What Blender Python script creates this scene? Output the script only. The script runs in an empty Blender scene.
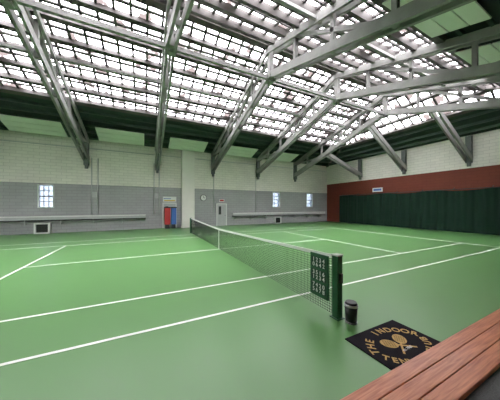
import bpy, bmesh, math, random
from mathutils import Vector, Matrix
random.seed(4)
S=bpy.context.scene
H=1.93; F=213.0; YAW=math.radians(26.4)
YB=20.0; YN=-1.0; XR=20.9; XL=-16.0; EZ=7.0; RY=9.5; RZ=10.3; RX=15.7

# ---------------- materials
def new_mat(name):
    m=bpy.data.materials.new(name); m.use_nodes=True
    nt=m.node_tree; b=nt.nodes['Principled BSDF']
    return m,nt,b
def mat(name,col,rough=.6,metal=0,noise=.12,scale=6,spec=None,bump=0):
    m,nt,b=new_mat(name)
    b.inputs['Roughness'].default_value=rough; b.inputs['Metallic'].default_value=metal
    if spec is not None: b.inputs['Specular IOR Level'].default_value=spec
    tc=nt.nodes.new('ShaderNodeTexCoord'); n=nt.nodes.new('ShaderNodeTexNoise')
    n.inputs['Scale'].default_value=scale; n.inputs['Detail'].default_value=5
    nt.links.new(tc.outputs['Object'],n.inputs['Vector'])
    mx=nt.nodes.new('ShaderNodeMix'); mx.data_type='RGBA'
    mx.inputs[6].default_value=(*[c*(1-noise) for c in col],1)
    mx.inputs[7].default_value=(*[min(1,c*(1+noise)) for c in col],1)
    nt.links.new(n.outputs['Fac'],mx.inputs[0]); nt.links.new(mx.outputs[2],b.inputs['Base Color'])
    if bump:
        bp=nt.nodes.new('ShaderNodeBump'); bp.inputs['Strength'].default_value=bump; bp.inputs['Distance'].default_value=.01
        nt.links.new(n.outputs['Fac'],bp.inputs['Height']); nt.links.new(bp.outputs[0],b.inputs['Normal'])
    return m
def wall_mat(name,axis,bands):
    """bands: list of (zmin,color) ascending, object space == world"""
    m,nt,b=new_mat(name); b.inputs['Roughness'].default_value=.75
    L=nt.links
    tc=nt.nodes.new('ShaderNodeTexCoord'); sp=nt.nodes.new('ShaderNodeSeparateXYZ'); L.new(tc.outputs['Object'],sp.inputs[0])
    cb=nt.nodes.new('ShaderNodeCombineXYZ'); L.new(sp.outputs[axis],cb.inputs[0]); L.new(sp.outputs[2],cb.inputs[1])
    br=nt.nodes.new('ShaderNodeTexBrick'); L.new(cb.outputs[0],br.inputs['Vector'])
    br.inputs['Scale'].default_value=1; br.inputs['Brick Width'].default_value=.6; br.inputs['Row Height'].default_value=.22
    br.inputs['Mortar Size'].default_value=.012
    br.inputs['Color1'].default_value=(1,1,1,1); br.inputs['Color2'].default_value=(.93,.93,.93,1); br.inputs['Mortar'].default_value=(.74,.74,.74,1)
    prev=None
    for i,(z,c) in enumerate(bands):
        if prev is None:
            r=nt.nodes.new('ShaderNodeRGB'); r.outputs[0].default_value=(*c,1); prev=r.outputs[0]; continue
        gt=nt.nodes.new('ShaderNodeMath'); gt.operation='GREATER_THAN'; gt.inputs[1].default_value=z; L.new(sp.outputs[2],gt.inputs[0])
        mx=nt.nodes.new('ShaderNodeMix'); mx.data_type='RGBA'; L.new(gt.outputs[0],mx.inputs[0]); L.new(prev,mx.inputs[6]); mx.inputs[7].default_value=(*c,1); prev=mx.outputs[2]
    mu=nt.nodes.new('ShaderNodeMix'); mu.data_type='RGBA'; mu.blend_type='MULTIPLY'; mu.inputs[0].default_value=1
    L.new(prev,mu.inputs[6]); L.new(br.outputs['Color'],mu.inputs[7])
    n=nt.nodes.new('ShaderNodeTexNoise'); n.inputs['Scale'].default_value=.7; n.inputs['Detail'].default_value=6; L.new(tc.outputs['Object'],n.inputs['Vector'])
    mr=nt.nodes.new('ShaderNodeMapRange'); mr.inputs[3].default_value=.86; mr.inputs[4].default_value=1.1; L.new(n.outputs['Fac'],mr.inputs[0])
    m2=nt.nodes.new('ShaderNodeMix'); m2.data_type='RGBA'; m2.blend_type='MULTIPLY'; m2.inputs[0].default_value=1
    L.new(mu.outputs[2],m2.inputs[6]); L.new(mr.outputs[0],m2.inputs[7]); L.new(m2.outputs[2],b.inputs['Base Color'])
    return m
def glass_mat(name,c1,c2,scale,gloss=.06,p0=.38,p1=.52):
    m=bpy.data.materials.new(name); m.use_nodes=True; nt=m.node_tree; nt.nodes.clear(); L=nt.links
    o=nt.nodes.new('ShaderNodeOutputMaterial'); t=nt.nodes.new('ShaderNodeBsdfTransparent'); g=nt.nodes.new('ShaderNodeBsdfGlossy')
    g.inputs['Roughness'].default_value=.1
    mx=nt.nodes.new('ShaderNodeMixShader'); mx.inputs[0].default_value=gloss
    tc=nt.nodes.new('ShaderNodeTexCoord'); v=nt.nodes.new('ShaderNodeTexNoise'); v.inputs['Scale'].default_value=scale; v.inputs['Detail'].default_value=3
    L.new(tc.outputs['Object'],v.inputs['Vector'])
    r=nt.nodes.new('ShaderNodeValToRGB'); r.color_ramp.elements[0].position=p0; r.color_ramp.elements[1].position=p1
    r.color_ramp.elements[0].color=(*c1,1); r.color_ramp.elements[1].color=(*c2,1)
    L.new(v.outputs['Fac'],r.inputs[0]); L.new(r.outputs[0],t.inputs[0])
    L.new(t.outputs[0],mx.inputs[1]); L.new(g.outputs[0],mx.inputs[2]); L.new(mx.outputs[0],o.inputs[0])
    return m

M_floor=mat('court_green',(.100,.245,.074),rough=.34,noise=.09,scale=.35,spec=.55)
M_line=mat('line_paint',(.8,.82,.78),rough=.6,noise=.04)
M_wallb=wall_mat('painted_block_back',0,[(0,(.40,.40,.41)),(3.55,(.84,.81,.75))])
M_wallr=wall_mat('painted_block_right',1,[(0,(.18,.036,.020)),(4.65,(.80,.77,.71))])
M_wallp=wall_mat('painted_block_plain',1,[(0,(.37,.39,.41)),(3.55,(.74,.74,.71))])
M_pier=mat('pier_white',(.80,.78,.73),noise=.06,scale=2)
M_roof=mat('roof_deck_green',(.028,.050,.040),rough=.7,noise=.25,scale=2)
M_purlin=mat('purlin_green',(.05,.080,.066),rough=.6,noise=.2)
M_bar=mat('glazing_bar',(.080,.070,.068),rough=.6,noise=.3,scale=3)
M_bard=mat('glazing_purlin',(.085,.075,.070),rough=.6,noise=.3,scale=3)
M_truss=mat('truss_paint',(.29,.285,.275),rough=.6,noise=.30,scale=2.5,spec=.3)
M_trussd=mat('truss_foot_paint',(.11,.125,.12),rough=.5,noise=.2)
M_panel=mat('ceiling_panel_paint',(.76,.80,.72),rough=.5,noise=.1,scale=1)
M_glass=glass_mat('skylight_glass_mat',(.048,.040,.040),(.95,.95,1.0),1.4,.06,.39,.49)
M_wglass=glass_mat('window_glass_mat',(.038,.052,.07),(.075,.09,.11),3)
M_white=mat('white_paint',(.75,.76,.74),noise=.05)
M_grey=mat('grey_paint',(.48,.49,.49),noise=.08,rough=.45)
M_dark=mat('dark_metal',(.03,.035,.035),rough=.5)
M_red=mat('red_plastic',(.55,.05,.05)); M_blue=mat('blue_plastic',(.06,.16,.5)); M_yel=mat('yellow_plastic',(.7,.5,.05))
M_curt=mat('curtain_green',(.007,.027,.017),rough=.8,noise=.2,scale=1.5,spec=.25)
M_net=mat('net_cord',(.008,.011,.010),rough=.8)
M_post=mat('post_green',(.010,.080,.032),rough=.35)
M_panelg=mat('score_panel_green',(.008,.045,.025),rough=.4)
M_black=mat('black_plastic',(.012,.012,.014),rough=.4)
M_steel=mat('steel',(.5,.5,.5),rough=.3,metal=.9)
M_mat=mat('mat_black',(.016,.014,.018),rough=.95,noise=.3,scale=80,bump=.4,spec=.1)
M_gold=mat('mat_gold',(.50,.33,.12),rough=.9,noise=.15,scale=60)
M_carpet=mat('carpet_grey',(.10,.10,.10),rough=1,noise=.5,scale=90,bump=.6,spec=.1)

def wood():
    m,nt,b=new_mat('stained_wood'); L=nt.links
    b.inputs['Roughness'].default_value=.28
    tc=nt.nodes.new('ShaderNodeTexCoord'); mp=nt.nodes.new('ShaderNodeMapping'); mp.inputs['Scale'].default_value=(1.2,22,22)
    L.new(tc.outputs['Object'],mp.inputs[0]); n=nt.nodes.new('ShaderNodeTexNoise'); n.inputs['Scale'].default_value=2.2; n.inputs['Detail'].default_value=8; n.inputs['Distortion'].default_value=.6
    L.new(mp.outputs[0],n.inputs['Vector'])
    r=nt.nodes.new('ShaderNodeValToRGB'); e=r.color_ramp.elements
    e[0].position=.3; e[0].color=(.36,.095,.040,1); e[1].position=.7; e[1].color=(.62,.235,.115,1)
    L.new(n.outputs['Fac'],r.inputs[0]); L.new(r.outputs[0],b.inputs['Base Color'])
    return m
M_wood=wood()

# ---------------- mesh builder
class MB:
    def __init__(s,name,mats): s.bm=bmesh.new(); s.name=name; s.mats=mats
    def box(s,lo,hi,mi=0):
        x0,y0,z0=lo; x1,y1,z1=hi
        v=[s.bm.verts.new(p) for p in [(x0,y0,z0),(x1,y0,z0),(x1,y1,z0),(x0,y1,z0),(x0,y0,z1),(x1,y0,z1),(x1,y1,z1),(x0,y1,z1)]]
        for f in [(0,3,2,1),(4,5,6,7),(0,1,5,4),(1,2,6,5),(2,3,7,6),(3,0,4,7)]:
            fc=s.bm.faces.new([v[i] for i in f]); fc.material_index=mi
    def beam(s,p1,p2,w,d,up=(0,0,1),mi=0):
        p1=Vector(p1);p2=Vector(p2); t=(p2-p1)
        if t.length<1e-4: return
        t.normalize(); up=Vector(up); side=t.cross(up)
        if side.length<1e-4: side=t.cross(Vector((1,0,0)))
        side.normalize(); u=side.cross(t).normalized()
        a=side*w/2; c=u*d/2; v=[]
        for p in (p1,p2):
            for sx,sy in ((-1,-1),(1,-1),(1,1),(-1,1)): v.append(s.bm.verts.new(p+a*sx+c*sy))
        for f in [(3,2,1,0),(4,5,6,7),(0,1,5,4),(1,2,6,5),(2,3,7,6),(3,0,4,7)]:
            fc=s.bm.faces.new([v[i] for i in f]); fc.material_index=mi
    def poly(s,pts,mi=0):
        fc=s.bm.faces.new([s.bm.verts.new(p) for p in pts]); fc.material_index=mi
    def cyl(s,p1,p2,r1,r2=None,n=20,mi=0,smooth=True):
        r2=r1 if r2 is None else r2
        p1=Vector(p1);p2=Vector(p2);t=(p2-p1).normalized()
        a=t.orthogonal().normalized(); b=t.cross(a)
        A=[];B=[]
        for i in range(n):
            an=2*math.pi*i/n; d=a*math.cos(an)+b*math.sin(an)
            A.append(s.bm.verts.new(p1+d*r1)); B.append(s.bm.verts.new(p2+d*r2))
        for i in range(n):
            f=s.bm.faces.new([A[i],A[(i+1)%n],B[(i+1)%n],B[i]]); f.material_index=mi; f.smooth=smooth
        for ring in (A[::-1],B):
            f=s.bm.faces.new(ring); f.material_index=mi
    def done(s,parent=None,bevel=0):
        me=bpy.data.meshes.new(s.name); bmesh.ops.recalc_face_normals(s.bm,faces=s.bm.faces[:]); s.bm.to_mesh(me); s.bm.free()
        for m in s.mats: me.materials.append(m)
        o=bpy.data.objects.new(s.name,me); S.collection.objects.link(o)
        if parent: o.parent=parent
        if bevel:
            b=o.modifiers.new('bevel','BEVEL'); b.width=bevel; b.segments=2; b.limit_method='ANGLE'
        return o
def empty(name):
    o=bpy.data.objects.new(name,None); S.collection.objects.link(o); return o

# ---------------- floor, court
b=MB('floor',[M_floor]); b.box((XL-.3,YN-.3,-.2),(XR+.3,YB+.3,0)); b.done()
NX=2.99; NP=2.63; D0=3.66; D1=D0+10.97; S0=D0+1.37; S1=D1-1.37; CY=(D0+D1)/2
b=MB('court_lines',[M_line]); W=.055
def ln(x0,y0,x1,y1):
    b.box((x0,y0,.0005),(x1,y1,.004))
BX0=NX-11.885;BX1=NX+11.885
for y in (D0,S0,S1,D1): ln(BX0,y-W/2,BX1,y+W/2)
ln(NX-6.4,CY-W/2,NX+6.4,CY+W/2)
for x in (NX-6.4,NX+6.4): ln(x-W/2,S0,x+W/2,S1)
for x in (BX0,BX1): ln(x-.05,D0,x+.05,D1); 
ln(BX1-.15,CY-W/2,BX1,CY+W/2); ln(BX0,CY-W/2,BX0+.15,CY+W/2)
b.done()

# ---------------- walls
def wall_open(name,axis,a0,a1,z0,z1,t0,t1,openings,mats):
    b=MB(name,mats)
    A=sorted(set([a0,a1]+[o[0] for o in openings]+[o[1] for o in openings]))
    Z=sorted(set([z0,z1]+[o[2] for o in openings]+[o[3] for o in openings]))
    for i in range(len(A)-1):
        for j in range(len(Z)-1):
            ca=(A[i]+A[i+1])/2; cz=(Z[j]+Z[j+1])/2
            if any(o[0]<ca<o[1] and o[2]<cz<o[3] for o in openings): continue
            if axis==0: b.box((A[i],t0,Z[j]),(A[i+1],t1,Z[j+1]))
            else: b.box((t0,A[i],Z[j]),(t1,A[i+1],Z[j+1]))
    bmesh.ops.remove_doubles(b.bm,verts=b.bm.verts[:],dist=1e-5)
    return b.done()
wins=[(-6.65,-5.85,1.85,3.4),(12.75,13.65,1.85,3.4),(17.55,18.45,1.85,3.4)]
wall_open('wall_back',0,XL,XR+.3,0,EZ+.05,YB,YB+.3,wins,[M_wallb])
b=MB('wall_right',[M_wallr]); b.box((XR,YN-.3,0),(XR+.3,YB,EZ+.05)); b.done()
b=MB('wall_left',[M_wallp]); b.box((XL-.3,YN-.3,0),(XL,YB+.3,EZ+.05))
v=[(XL-.15,YN,EZ),(XL-.15,YB,EZ),(XL-.15,RY,RZ+.1)]; b.poly(v); b.done()
b=MB('wall_front',[M_wallb]); b.box((XL,YN-.3,0),(XR+.3,YN,EZ+.05)); b.done()

for i,(x0,x1,z0,z1) in enumerate(wins):
    e=empty('window_%d'%(i+1))
    b=MB('window_frame',[M_white,M_bar]); y0,y1=YB-.05,YB+.12; t=.06
    b.box((x0-.04,y0,z0-.06),(x1+.04,y1,z0)); b.box((x0-.04,y0,z1),(x1+.04,y1,z1+.05))
    b.box((x0-.04,y0,z0),(x0+.02,y1,z1)); b.box((x1-.02,y0,z0),(x1+.04,y1,z1))
    b.box((x0+.02,YB+.03,(z0+z1)/2-.04),(x1-.02,YB+.09,(z0+z1)/2+.04),1)
    for k in (1,2): 
        xx=x0+(x1-x0)*k/3; b.box((xx-.02,YB+.04,z0),(xx+.02,YB+.08,z1),1)
    for k in (.25,.75):
        zz=z0+(z1-z0)*k; b.box((x0+.02,YB+.04,zz-.02),(x1-.02,YB+.08,zz+.02),1)
    b.done(e)
    b=MB('window_glass',[M_wglass]); b.poly([(x0,YB+.06,z0),(x1,YB+.06,z0),(x1,YB+.06,z1),(x0,YB+.06,z1)]); b.done(e)

# ---------------- roof
def zfar(y): return EZ+(YB-y)*(RZ-EZ)/(YB-RY)
def znear(y): return EZ+(y-YN)*(RZ-EZ)/(RY-YN)
def zhip(x): return EZ+(XR-x)*(RZ-EZ)/(XR-RX)
SF=16.0; SN=4.2; SX=18.9      # skylight limits
def hipx_far(y): return XR+(YB-y)*(RX-XR)/(YB-RY)
def hipx_near(y): return XR+(y-YN)*(RX-XR)/(RY-YN)
def hipy_far(x): return YB+(XR-x)*(RY-YB)/(XR-RX)
def hipy_near(x): return YN+(XR-x)*(RY-YN)/(XR-RX)
b=MB('ceiling',[M_roof,M_purlin])
def slab(pts,mi=0,t=.12):
    lo=[b.bm.verts.new(p) for p in pts]; hi=[b.bm.verts.new((p[0],p[1],p[2]+t)) for p in pts]; n=len(pts)
    b.bm.faces.new(lo); b.bm.faces.new(hi[::-1])
    for i in range(n): b.bm.faces.new([lo[i],hi[i],hi[(i+1)%n],lo[(i+1)%n]])
E=.35
slab([(XL-.3,YB+E,zfar(YB+E)),(XR,YB+E,zfar(YB+E)),(XR,YB,EZ),(hipx_far(SF),SF,zfar(SF)),(XL-.3,SF,zfar(SF))])
slab([(XL-.3,YN-E,znear(YN-E)),(XR,YN-E,znear(YN-E)),(XR,YN,EZ),(hipx_near(SN),SN,znear(SN)),(XL-.3,SN,znear(SN))])
slab([(XR+E,YB+E,zhip(XR+E)),(XR+E,YN-E,zhip(XR+E)),(XR,YN,EZ),(SX,hipy_near(SX),zhip(SX)),(SX,hipy_far(SX),zhip(SX)),(XR,YB,EZ)])
for y in [19.6,18.9,18.2,17.5,16.8]:
    b.beam((XL,y,zfar(y)-.08),(hipx_far(y),y,zfar(y)-.08),.1,.16,mi=1)
for y in [-.4,.4,1.2,2,2.8,3.6]:
    b.beam((XL,y,znear(y)-.08),(hipx_near(y),y,znear(y)-.08),.1,.16,mi=1)
for x in [20.5,20.0,19.4]:
    b.beam((x,hipy_near(x),zhip(x)-.08),(x,hipy_far(x),zhip(x)-.08),.1,.16,mi=1)
b.done()

def clip(p,q,poly):
    t0,t1=0.,1.; d=(q[0]-p[0],q[1]-p[1]); n=len(poly)
    area=sum(poly[i][0]*poly[(i+1)%n][1]-poly[(i+1)%n][0]*poly[i][1] for i in range(n))
    pl=poly if area>0 else poly[::-1]
    for i in range(n):
        a=pl[i]; c=pl[(i+1)%n]; nx=-(c[1]-a[1]); ny=c[0]-a[0]
        num=(p[0]-a[0])*nx+(p[1]-a[1])*ny; den=d[0]*nx+d[1]*ny
        if abs(den)<1e-9:
            if num<0: return None
            continue
        t=-num/den
        if den>0: t0=max(t0,t)
        else: t1=min(t1,t)
    if t1-t0<1e-4: return None
    return (p[0]+d[0]*t0,p[1]+d[1]*t0),(p[0]+d[0]*t1,p[1]+d[1]*t1)
P_far=[(XL,SF),(XL,RY),(RX,RY),(hipx_far(SF),SF)]
P_near=[(XL,SN),(XL,RY),(RX,RY),(hipx_near(SN),SN)]
hfy=hipy_far(SX); hny=hipy_near(SX)
P_hip=[(SX,hfy),(SX,hny),(RX,RY)]
sky=empty('skylight')
b=MB('glazing_bars',[M_bar,M_bard])
def field(poly,zf,lines,w,d,off,nrm,mi):
    for p,q in lines:
        r=clip(p,q,poly)
        if r:
            (x0,y0),(x1,y1)=r
            b.beam((x0,y0,zf(x0,y0)+off),(x1,y1,zf(x1,y1)+off),w,d,nrm,mi)
zf1=lambda x,y:zfar(y); zf2=lambda x,y:znear(y); zf3=lambda x,y:zhip(x)
sl=(RZ-EZ)/(YB-RY); nf=(0,sl,1); nn=(0,-sl,1); sh=(RZ-EZ)/(XR-RX); nh=(sh,0,1)
SP=.62; BW=.10; xs=[XL+i*SP for i in range(int((XR-XL)/SP)+1)]
field(P_far,zf1,[((x,SF),(x,RY)) for x in xs],BW,.09,.02,nf,0)
field(P_near,zf2,[((x,SN),(x,RY)) for x in xs],BW,.09,.02,nn,0)
ys=[hny+i*SP for i in range(60) if hny+i*SP<hfy]
field(P_hip,zf3,[((SX,y),(RX,y)) for y in ys],BW,.09,.02,nh,0)
yf=[SF-.93*i for i in range(8)]
for y in yf: field(P_far,zf1,[((XL,y),(XR,y))],.20 if y<SF else .3,.26,-.08,nf,1)
for i in range(7): 
    y=SF-.93*i-.46; field(P_far,zf1,[((XL,y),(XR,y))],.10,.07,.0,nf,0)
yn=[SN+.93*i for i in range(6)]
for y in yn: field(P_near,zf2,[((XL,y),(XR,y))],.20 if y>SN else .3,.26,-.08,nn,1)
for y in yn: field(P_near,zf2,[((XL,y+.46),(XR,y+.46))],.10,.07,0,nn,0)
for i in range(4):
    x=SX-.85*i; field(P_hip,zf3,[((x,YN),(x,YB))],.20 if i else .26,.24,-.08,nh,1)
b.beam((XL,RY,RZ-.02),(RX,RY,RZ-.02),.35,.3,mi=1)
b.beam((XR,YB,EZ),(RX,RY,RZ),.22,.3,mi=1); b.beam((XR,YN,EZ),(RX,RY,RZ),.22,.3,mi=1)
b.done(sky)
b=MB('glazing_panes',[M_glass])
for P,z in ((P_far,zf1),(P_near,zf2),(P_hip,zf3)): b.poly([(x,y,z(x,y)+.06) for x,y in P])
b.done(sky)

# ---------------- trusses
def lowc(y): return 8.7-abs(y-RY)*(8.7-5.5)/(YB-RY-.2)
def topc(y): return min(zfar(y),znear(y))-.30
TX=[-13.6,-8.75,-3.9,1.0,5.9,10.8,15.7]
for x in TX:
    b=MB('roof_truss',[M_truss,M_trussd])
    for sgn,ye in ((1,YB-.18),(-1,YN+.18)):
        b.beam((x,ye,5.0),(x,ye,EZ-.1),.30,.30,up=(0,1,0),mi=1)
        b.beam((x,ye+.0*sgn,5.0),(x,ye,4.75),.18,.18,up=(0,1,0),mi=1)
        for dx in (-.15,.15):
            b.beam((x+dx,ye,lowc(ye)),(x+dx,RY,lowc(RY)),.10,.34)
            b.beam((x+dx,ye,topc(ye)),(x+dx,RY,topc(RY)),.10,.30)
        n=5
        ysn=[ye+(RY-ye)*k/n for k in range(n+1)]
        for k in range(1,n):
            y=ysn[k]; 
            b.beam((x,y,lowc(y)-.15),(x,y,topc(y)+.12),.14,.14,up=(0,1,0))
        b.beam((x,ysn[2],lowc(ysn[2])),(x,ysn[4],topc(ysn[4])),.14,.14)
        b.beam((x,ysn[2],lowc(ysn[2])),(x,ysn[0],topc(ysn[0])),.14,.14)
    b.beam((x,RY,lowc(RY)-.35),(x,RY,RZ-.2),.24,.26,up=(0,1,0))
    b.box((x-.22,RY-.35,lowc(RY)-.25),(x+.22,RY+.35,lowc(RY)+.1))
    b.done()
for y in (15.2,10.9,6.66,2.4):
    b=MB('jack_truss',[M_truss,M_trussd])
    xe=XR-.18; xi=RX+.25
    b.beam((xe,y,5.0),(xe,y,EZ-.1),.30,.30,up=(1,0,0),mi=1)
    b.beam((xe,y,4.75),(xe,y,5.0),.18,.18,up=(1,0,0),mi=1)
    for dy in (-.15,.15):
        b.beam((xe,y+dy,5.25),(xi,y+dy,lowc(y)),.10,.34,mi=0)
    b.done()
b=MB('roof_bracing',[M_truss])
for y in (13.0,6.0): b.beam((XL,y,topc(y)-.0),(RX,y,topc(y)),.12,.12)
b.beam((XL,RY,lowc(RY)-.1),(RX,RY,lowc(RY)-.1),.14,.2)
b.done()

# ---------------- ceiling panels
def panel(x0,x1,y0,y1,zfun,off=.28):
    b=MB('ceiling_panel',[M_panel,M_purlin])
    z0=zfun(y0)-off; z1=zfun(y1)-off; ym=(y0+y1)/2
    n=3
    for k in range(n):
        a=y0+(y1-y0)*k/n+.02; c=y0+(y1-y0)*(k+1)/n-.02
        za=zfun(a)-off; zc=zfun(c)-off
        b.beam(((x0+x1)/2,a,za),((x0+x1)/2,c,zc),x1-x0,.04)
    for xx in (x0+.3,x1-.3):
        b.beam((xx,y0,z0+.05),(xx,y1,z1+.05),.06,.06,mi=1)
        b.beam((xx,ym,(z0+z1)/2),(xx,ym,zfun(ym)),.04,.04,up=(0,1,0),mi=1)
    b.done()
for i in range(len(TX)-1):
    panel(TX[i]+.85,TX[i+1]-1.0,17.9,19.5,zfar)
for i in range(2,len(TX)-1):
    panel(TX[i]+.85,TX[i+1]-1.0,2.6,4.2,znear)

# ---------------- wall features
b=MB('pilaster',[M_pier]); b.box((3.0,YB-.45,0),(4.1,YB,EZ-.05)); b.box((2.95,YB-.5,0),(4.15,YB,.12)); b.done()
for i,(x0,x1,z1) in enumerate(((1.5,2.5,2.15),(6.35,7.25,2.1))):
    e=empty('door_%d'%(i+1)); y=YB-.03
    b=MB('door_frame',[M_white,M_grey,M_dark]); 
    b.box((x0-.08,y-.05,0),(x0,y+.03,z1)); b.box((x1,y-.05,0),(x1+.08,y+.03,z1)); b.box((x0-.08,y-.05,z1),(x1+.08,y+.03,z1+.08))
    b.box((x0,y-.01,0.01),(x1,y+.03,z1),1); b.box((x0+.15,y-.02,1.1),(x0+.4,y+.0,1.9),2)
    b.cyl((x1-.1,y-.07,1.0),(x1-.1,y,1.0),.03,mi=2); b.done(e)
b=MB('notice_board',[M_white,M_red,M_blue,M_yel])
b.box((1.45,YB-.12,2.3),(2.55,YB-.02,2.75)); b.box((1.55,YB-.14,2.36),(2.45,YB-.12,2.45),3); b.box((1.5,YB-.14,2.55),(2.1,YB-.12,2.6),2); b.done()
b=MB('red_storage_bin',[M_red,M_dark]); b.box((1.55,YB-.6,.35),(2.0,YB-.2,1.75)); b.box((1.53,YB-.62,1.75),(2.02,YB-.18,1.85),1); b.box((1.6,YB-.55,0),(1.95,YB-.25,.35),1); b.done(bevel=.02)
b=MB('blue_storage_bin',[M_blue,M_dark]); b.box((2.08,YB-.6,.35),(2.5,YB-.2,1.75)); b.box((2.06,YB-.62,1.75),(2.52,YB-.18,1.85),1); b.box((2.13,YB-.55,0),(2.45,YB-.25,.35),1); b.done(bevel=.02)
b=MB('exit_sign',[M_white,M_red]); b.box((6.55,YB-.1,2.35),(7.05,YB,2.6)); b.box((6.6,YB-.11,2.4),(7.0,YB-.1,2.55),1); b.done()
b=MB('wall_clock',[M_white,M_dark])
b.cyl((5.0,YB-.08,2.7),(5.0,YB,2.7),.3,mi=1,n=32); b.cyl((5.0,YB-.09,2.7),(5.0,YB-.05,2.7),.26,n=32)
b.box((4.985,YB-.1,2.7),(5.015,YB-.09,2.9),1); b.box((5.0,YB-.1,2.685),(5.15,YB-.09,2.715),1); b.done()
for x0,x1 in ((-15,.1),(7.9,20.3)):
    b=MB('radiator',[M_grey,M_dark,M_white])
    b.box((x0,YB-.3,1.15),(x1,YB-.02,1.22),2); b.box((x0,YB-.28,.95),(x1,YB-.24,1.15)); b.box((x0,YB-.24,.88),(x1,YB-.1,.95),1)
    x=x0+.1
    while x<x1:
        b.box((x,YB-.24,.6),(x+.05,YB-.0,1.15),0); x+=1.9
    b.cyl((x0,YB-.1,.8),(x1,YB-.1,.8),.04,mi=0,n=8); b.done()
for x in (-6.35,13.2):
    b=MB('wall_vent',[M_white,M_dark]); z0,z1=.05,.66; w=.42
    b.box((x-w,YB-.4,z0-.05),(x-w+.1,YB,z1)); b.box((x+w-.1,YB-.4,z0-.05),(x+w,YB,z1)); b.box((x-w,YB-.4,z1),(x+w,YB,z1+.08)); b.box((x-w,YB-.4,z0-.05),(x+w,YB,z0+.04))
    b.box((x-w+.1,YB-.3,z0+.04),(x+w-.1,YB-.05,z1),1)
    for k in range(5): 
        z=z0+.1+k*.11; b.box((x-w+.1,YB-.36,z),(x+w-.1,YB-.3,z+.02),1)
    b.done()
b=MB('conduit_pipe',[M_grey])
for x in (-3.6,-3.2,.75,1.15,6.0,10.6): b.cyl((x,YB-.04,1.25),(x,YB-.04,5.6),.035,n=8)
b.cyl((XL,YB-.04,6.3),(2.98,YB-.04,6.3),.03,n=8); b.cyl((4.12,YB-.04,6.3),(20.5,YB-.04,6.3),.03,n=8); b.done()
for x in (-3.4,.95):
    b=MB('electrical_box',[M_grey,M_dark]); b.box((x-.15,YB-.14,2.6),(x+.15,YB-.0,3.0)); b.box((x-.12,YB-.15,2.63),(x+.12,YB-.14,2.97),0); b.done()
b=MB('sign_plate',[M_white,M_blue]); b.box((XR-.05,12.9,3.35),(XR,13.9,3.75)); b.box((XR-.06,13.0,3.45),(XR-.05,13.8,3.65),1); b.done()
cur=empty('divider_curtain')
bm=bmesh.new(); n=700; y0=YN+.3; y1=17.8; rows=[.03,.8,1.6,2.4,3.1]; cols=[]
for i in range(n+1):
    y=y0+(y1-y0)*i/n
    c=[]
    for j,z in enumerate(rows):
        a=.06*(1-.35*j/4)*math.sin(y*6+1.2*math.sin(y*1.3)+.15*j)+.025*math.sin(y*17+j*.2)
        c.append(bm.verts.new((XR-.3+a,y,z+.05*math.sin(y*1.6)*(j/4))))
    cols.append(c)
for i in range(n):
    for j in range(4):
        f=bm.faces.new([cols[i][j],cols[i+1][j],cols[i+1][j+1],cols[i][j+1]]); f.smooth=True
me=bpy.data.meshes.new('curtain_cloth'); bm.to_mesh(me); me.materials.append(M_curt); o=bpy.data.objects.new('curtain_cloth',me); S.collection.objects.link(o); o.parent=cur
b=MB('curtain_rail',[M_dark]); b.cyl((XR-.3,y0,3.16),(XR-.3,y1,3.16),.03,n=8)
y=y0+.2
while y<y1: b.beam((XR-.3,y,3.17),(XR,y,3.3),.03,.03); y+=2
b.done(cur)

# ---------------- tennis net
net=empty('tennis_net'); PY0=NP; PY1=NP+12.95
def ntop(y):
    t=abs(y-CY)/6.4; return .914+(1.07-.914)*min(1,t)
b=MB('net_mesh',[M_net])
ya=PY0+.12; yb=PY1-.12; st=.045; k=int((yb-ya)/st)
for i in range(k+1):
    y=ya+i*st; b.beam((NX,y,.03),(NX,y,ntop(y)-.02),.005,.005,up=(0,1,0))
zf=lambda f,y:.03+(ntop(y)-.06)*f
for j in range(22):
    f=j/21; b.beam((NX,ya,zf(f,ya)),(NX,CY,zf(f,CY)),.005,.005); b.beam((NX,CY,zf(f,CY)),(NX,yb,zf(f,yb)),.005,.005)
b.done(net)
b=MB('net_headband',[M_white]); 
for p,q in ((ya,CY),(CY,yb)): b.beam((NX,p,ntop(p)-.03),(NX,q,ntop(q)-.03),.022,.065)
b.done(net)
b=MB('center_strap',[M_white]); b.box((NX-.014,CY-.03,0.006),(NX+.014,CY+.03,.92)); b.done(net)
for nm,y,s in (('net_post',PY0,-1),('net_post',PY1,1)):
    b=MB(nm,[M_post,M_steel,M_black])
    b.box((NX-.06,y-.06,0),(NX+.06,y+.06,1.09)); b.box((NX-.07,y-.07,1.07),(NX+.07,y+.07,1.10),1)
    b.box((NX-.09,y-.09,0),(NX+.09,y+.09,.015),0)
    b.box((NX-.03,y-.08*(1 if s<0 else -1)-.02,.62),(NX+.03,y-.08*(1 if s<0 else -1)+.02,.78),2)
    b.done(net,bevel=.006)
def text(s,size,loc,rot,m,name,parent,ext=.001,bold=0):
    cu=bpy.data.curves.new(name,'FONT'); cu.body=s; cu.size=size; cu.align_x='CENTER'; cu.align_y='CENTER'; cu.extrude=ext; cu.offset=bold
    o=bpy.data.objects.new(name,cu); S.collection.objects.link(o); o.matrix_world=Matrix.Translation(loc)@rot
    bpy.context.view_layer.update()
    dg=bpy.context.evaluated_depsgraph_get(); me=bpy.data.meshes.new_from_object(o.evaluated_get(dg)); mw=o.matrix_world.copy()
    bpy.data.objects.remove(o); o=bpy.data.objects.new(name,me); me.materials.clear(); me.materials.append(m); S.collection.objects.link(o); o.matrix_world=mw; o.parent=parent
    return o
sc=empty('tennis_scoreboard'); xs_=NX-.11; q0=NP+.09; q1=q0+.44
b=MB('board',[M_post,M_panelg,M_steel])
b.box((xs_-.015,q0,.27),(xs_+.015,q1,1.05)); 
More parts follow.
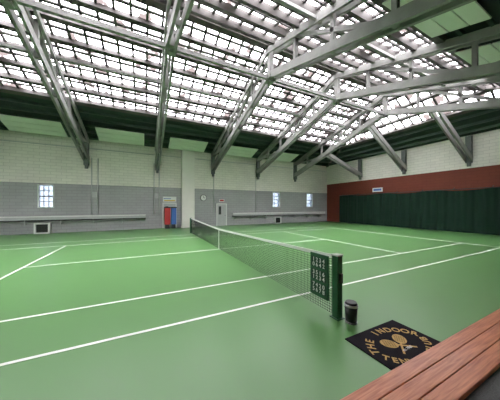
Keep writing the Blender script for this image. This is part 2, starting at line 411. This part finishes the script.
for z0,z1 in ((.80,.99),(.56,.76),(.33,.52)):
    b.box((xs_-.02,q0+.03,z0),(xs_-.015,q1-.03,z1),1)
for yy in (q0+.1,q1-.1): b.box((xs_+.015,yy-.012,.99),(xs_+.105,yy+.012,1.01),2)
b.done(sc,bevel=.003)
Rm=Matrix(((0,0,-1,0),(-1,0,0,0),(0,1,0,0),(0,0,0,1)))
for z,t in ((.935,'1 2 3 4'),(.845,'0 6 4 2'),(.70,'3 5 1 6'),(.61,'1 2 3 4'),(.47,'7 4 2 0'),(.38,'5 6 7 8')):
    text(t,.105,Vector((xs_-.021,(q0+q1)/2,z)),Rm,M_white,'score_text',sc,.001,.001)
b=MB('trash_can',[M_black,M_steel]); cx,cy=NX+.09,NP-.205
b.cyl((cx,cy,0),(cx,cy,.27),.085,.10,n=32); b.cyl((cx,cy,.27),(cx,cy,.31),.106,.106,n=32,mi=1); b.cyl((cx,cy,.31),(cx,cy,.34),.10,.085,n=32,mi=0)
b.cyl((cx,cy,0.0),(cx,cy,.03),.092,.092,n=32,mi=1); b.done()

# ---------------- door mat
dm=empty('doormat'); mx0,mx1,my0,my1=2.60,3.75,1.32,2.15; mcx=(mx0+mx1)/2; mcy=(my0+my1)/2
b=MB('mat_base',[M_mat]); b.box((mx0,my0,.001),(mx1,my1,.012)); b.done(dm)
def arc(s,cx,cy,rx,ry,a0,a1,size,flip=False):
    n=len(s)
    for i,ch in enumerate(s):
        if ch==' ': continue
        a=a0+(a1-a0)*i/(n-1); px=cx+rx*math.cos(a); py=cy+ry*math.sin(a)
        nx,ny=math.cos(a)/rx,math.sin(a)/ry; rot=math.atan2(ny,nx)-math.pi/2
        if flip: rot+=math.pi
        text(ch,size,Vector((px,py,.0135)),Matrix.Rotation(rot,4,'Z'),M_gold,'letter',dm,.001,.003)
arc('THE INDOOR',mcx,mcy-.10,.49,.40,math.radians(160),math.radians(20),.15)
arc('TENNIS CLUB',mcx,mcy+.10,.50,.42,math.radians(207),math.radians(333),.13,True)
b=MB('racket_emblem',[M_gold,M_mat])
for sg in (-1,1):
    hx,hy=mcx+sg*.12,mcy+.06; tx,ty=mcx-sg*.15,mcy-.15
    d=Vector((tx-hx,ty-hy,0)); d.normalize(); s_=Vector((-d.y,d.x,0)); c=Vector((hx,hy,.013)); N=28
    pts=[c+d*.115*math.cos(2*math.pi*i/N)+s_*.088*math.sin(2*math.pi*i/N) for i in range(N)]
    b.poly([p+Vector((0,0,.001+.0006*sg)) for p in pts],0)
    for k in (-2,-1,0,1,2):
        b.beam(c+s_*.028*k-d*.075+Vector((0,0,.003)),c+s_*.028*k+d*.075+Vector((0,0,.003)),.003,.001,mi=1)
        b.beam(c+d*.033*k-s_*.06+Vector((0,0,.003)),c+d*.033*k+s_*.06+Vector((0,0,.003)),.003,.001,mi=1)
    b.beam(c+d*.11,Vector((tx,ty,.013)),.025,.004)
b.done(dm)
text('est 1961',.06,Vector((mcx,mcy-.11,.0155)),Matrix.Identity(4),M_white,'letter',dm)

# ---------------- viewing platform with wooden ledge
LZ=.35
b=MB('wooden_ledge',[M_wood])
for k in range(3):
    a=.80+k*.145; b.box((-4,a+.003,LZ-.05),(XR-.6,a+.142,LZ))
b.box((-4,1.19,0.001),(XR-.6,1.22,LZ-.05)); b.done(bevel=.005)
b=MB('viewing_platform',[M_carpet]); b.box((-4,YN+.03,0.001),(XR-.6,.795,LZ-.04)); b.box((-4,.795,0.001),(XR-.6,1.185,LZ-.055)); b.done()

# ---------------- world / light
w=bpy.data.worlds.new('World'); S.world=w; w.use_nodes=True
bg=w.node_tree.nodes['Background']; bg.inputs[0].default_value=(1,.975,.97,1); bg.inputs[1].default_value=17
S.view_settings.view_transform='Standard'

cd=bpy.data.cameras.new('camera'); cam=bpy.data.objects.new('camera',cd); S.collection.objects.link(cam); S.camera=cam
cd.sensor_width=36; cd.lens=36*F/500; cd.shift_y=6/500; cd.clip_start=.05
cam.location=(0,0,H); cam.rotation_euler=(math.pi/2,0,-YAW)
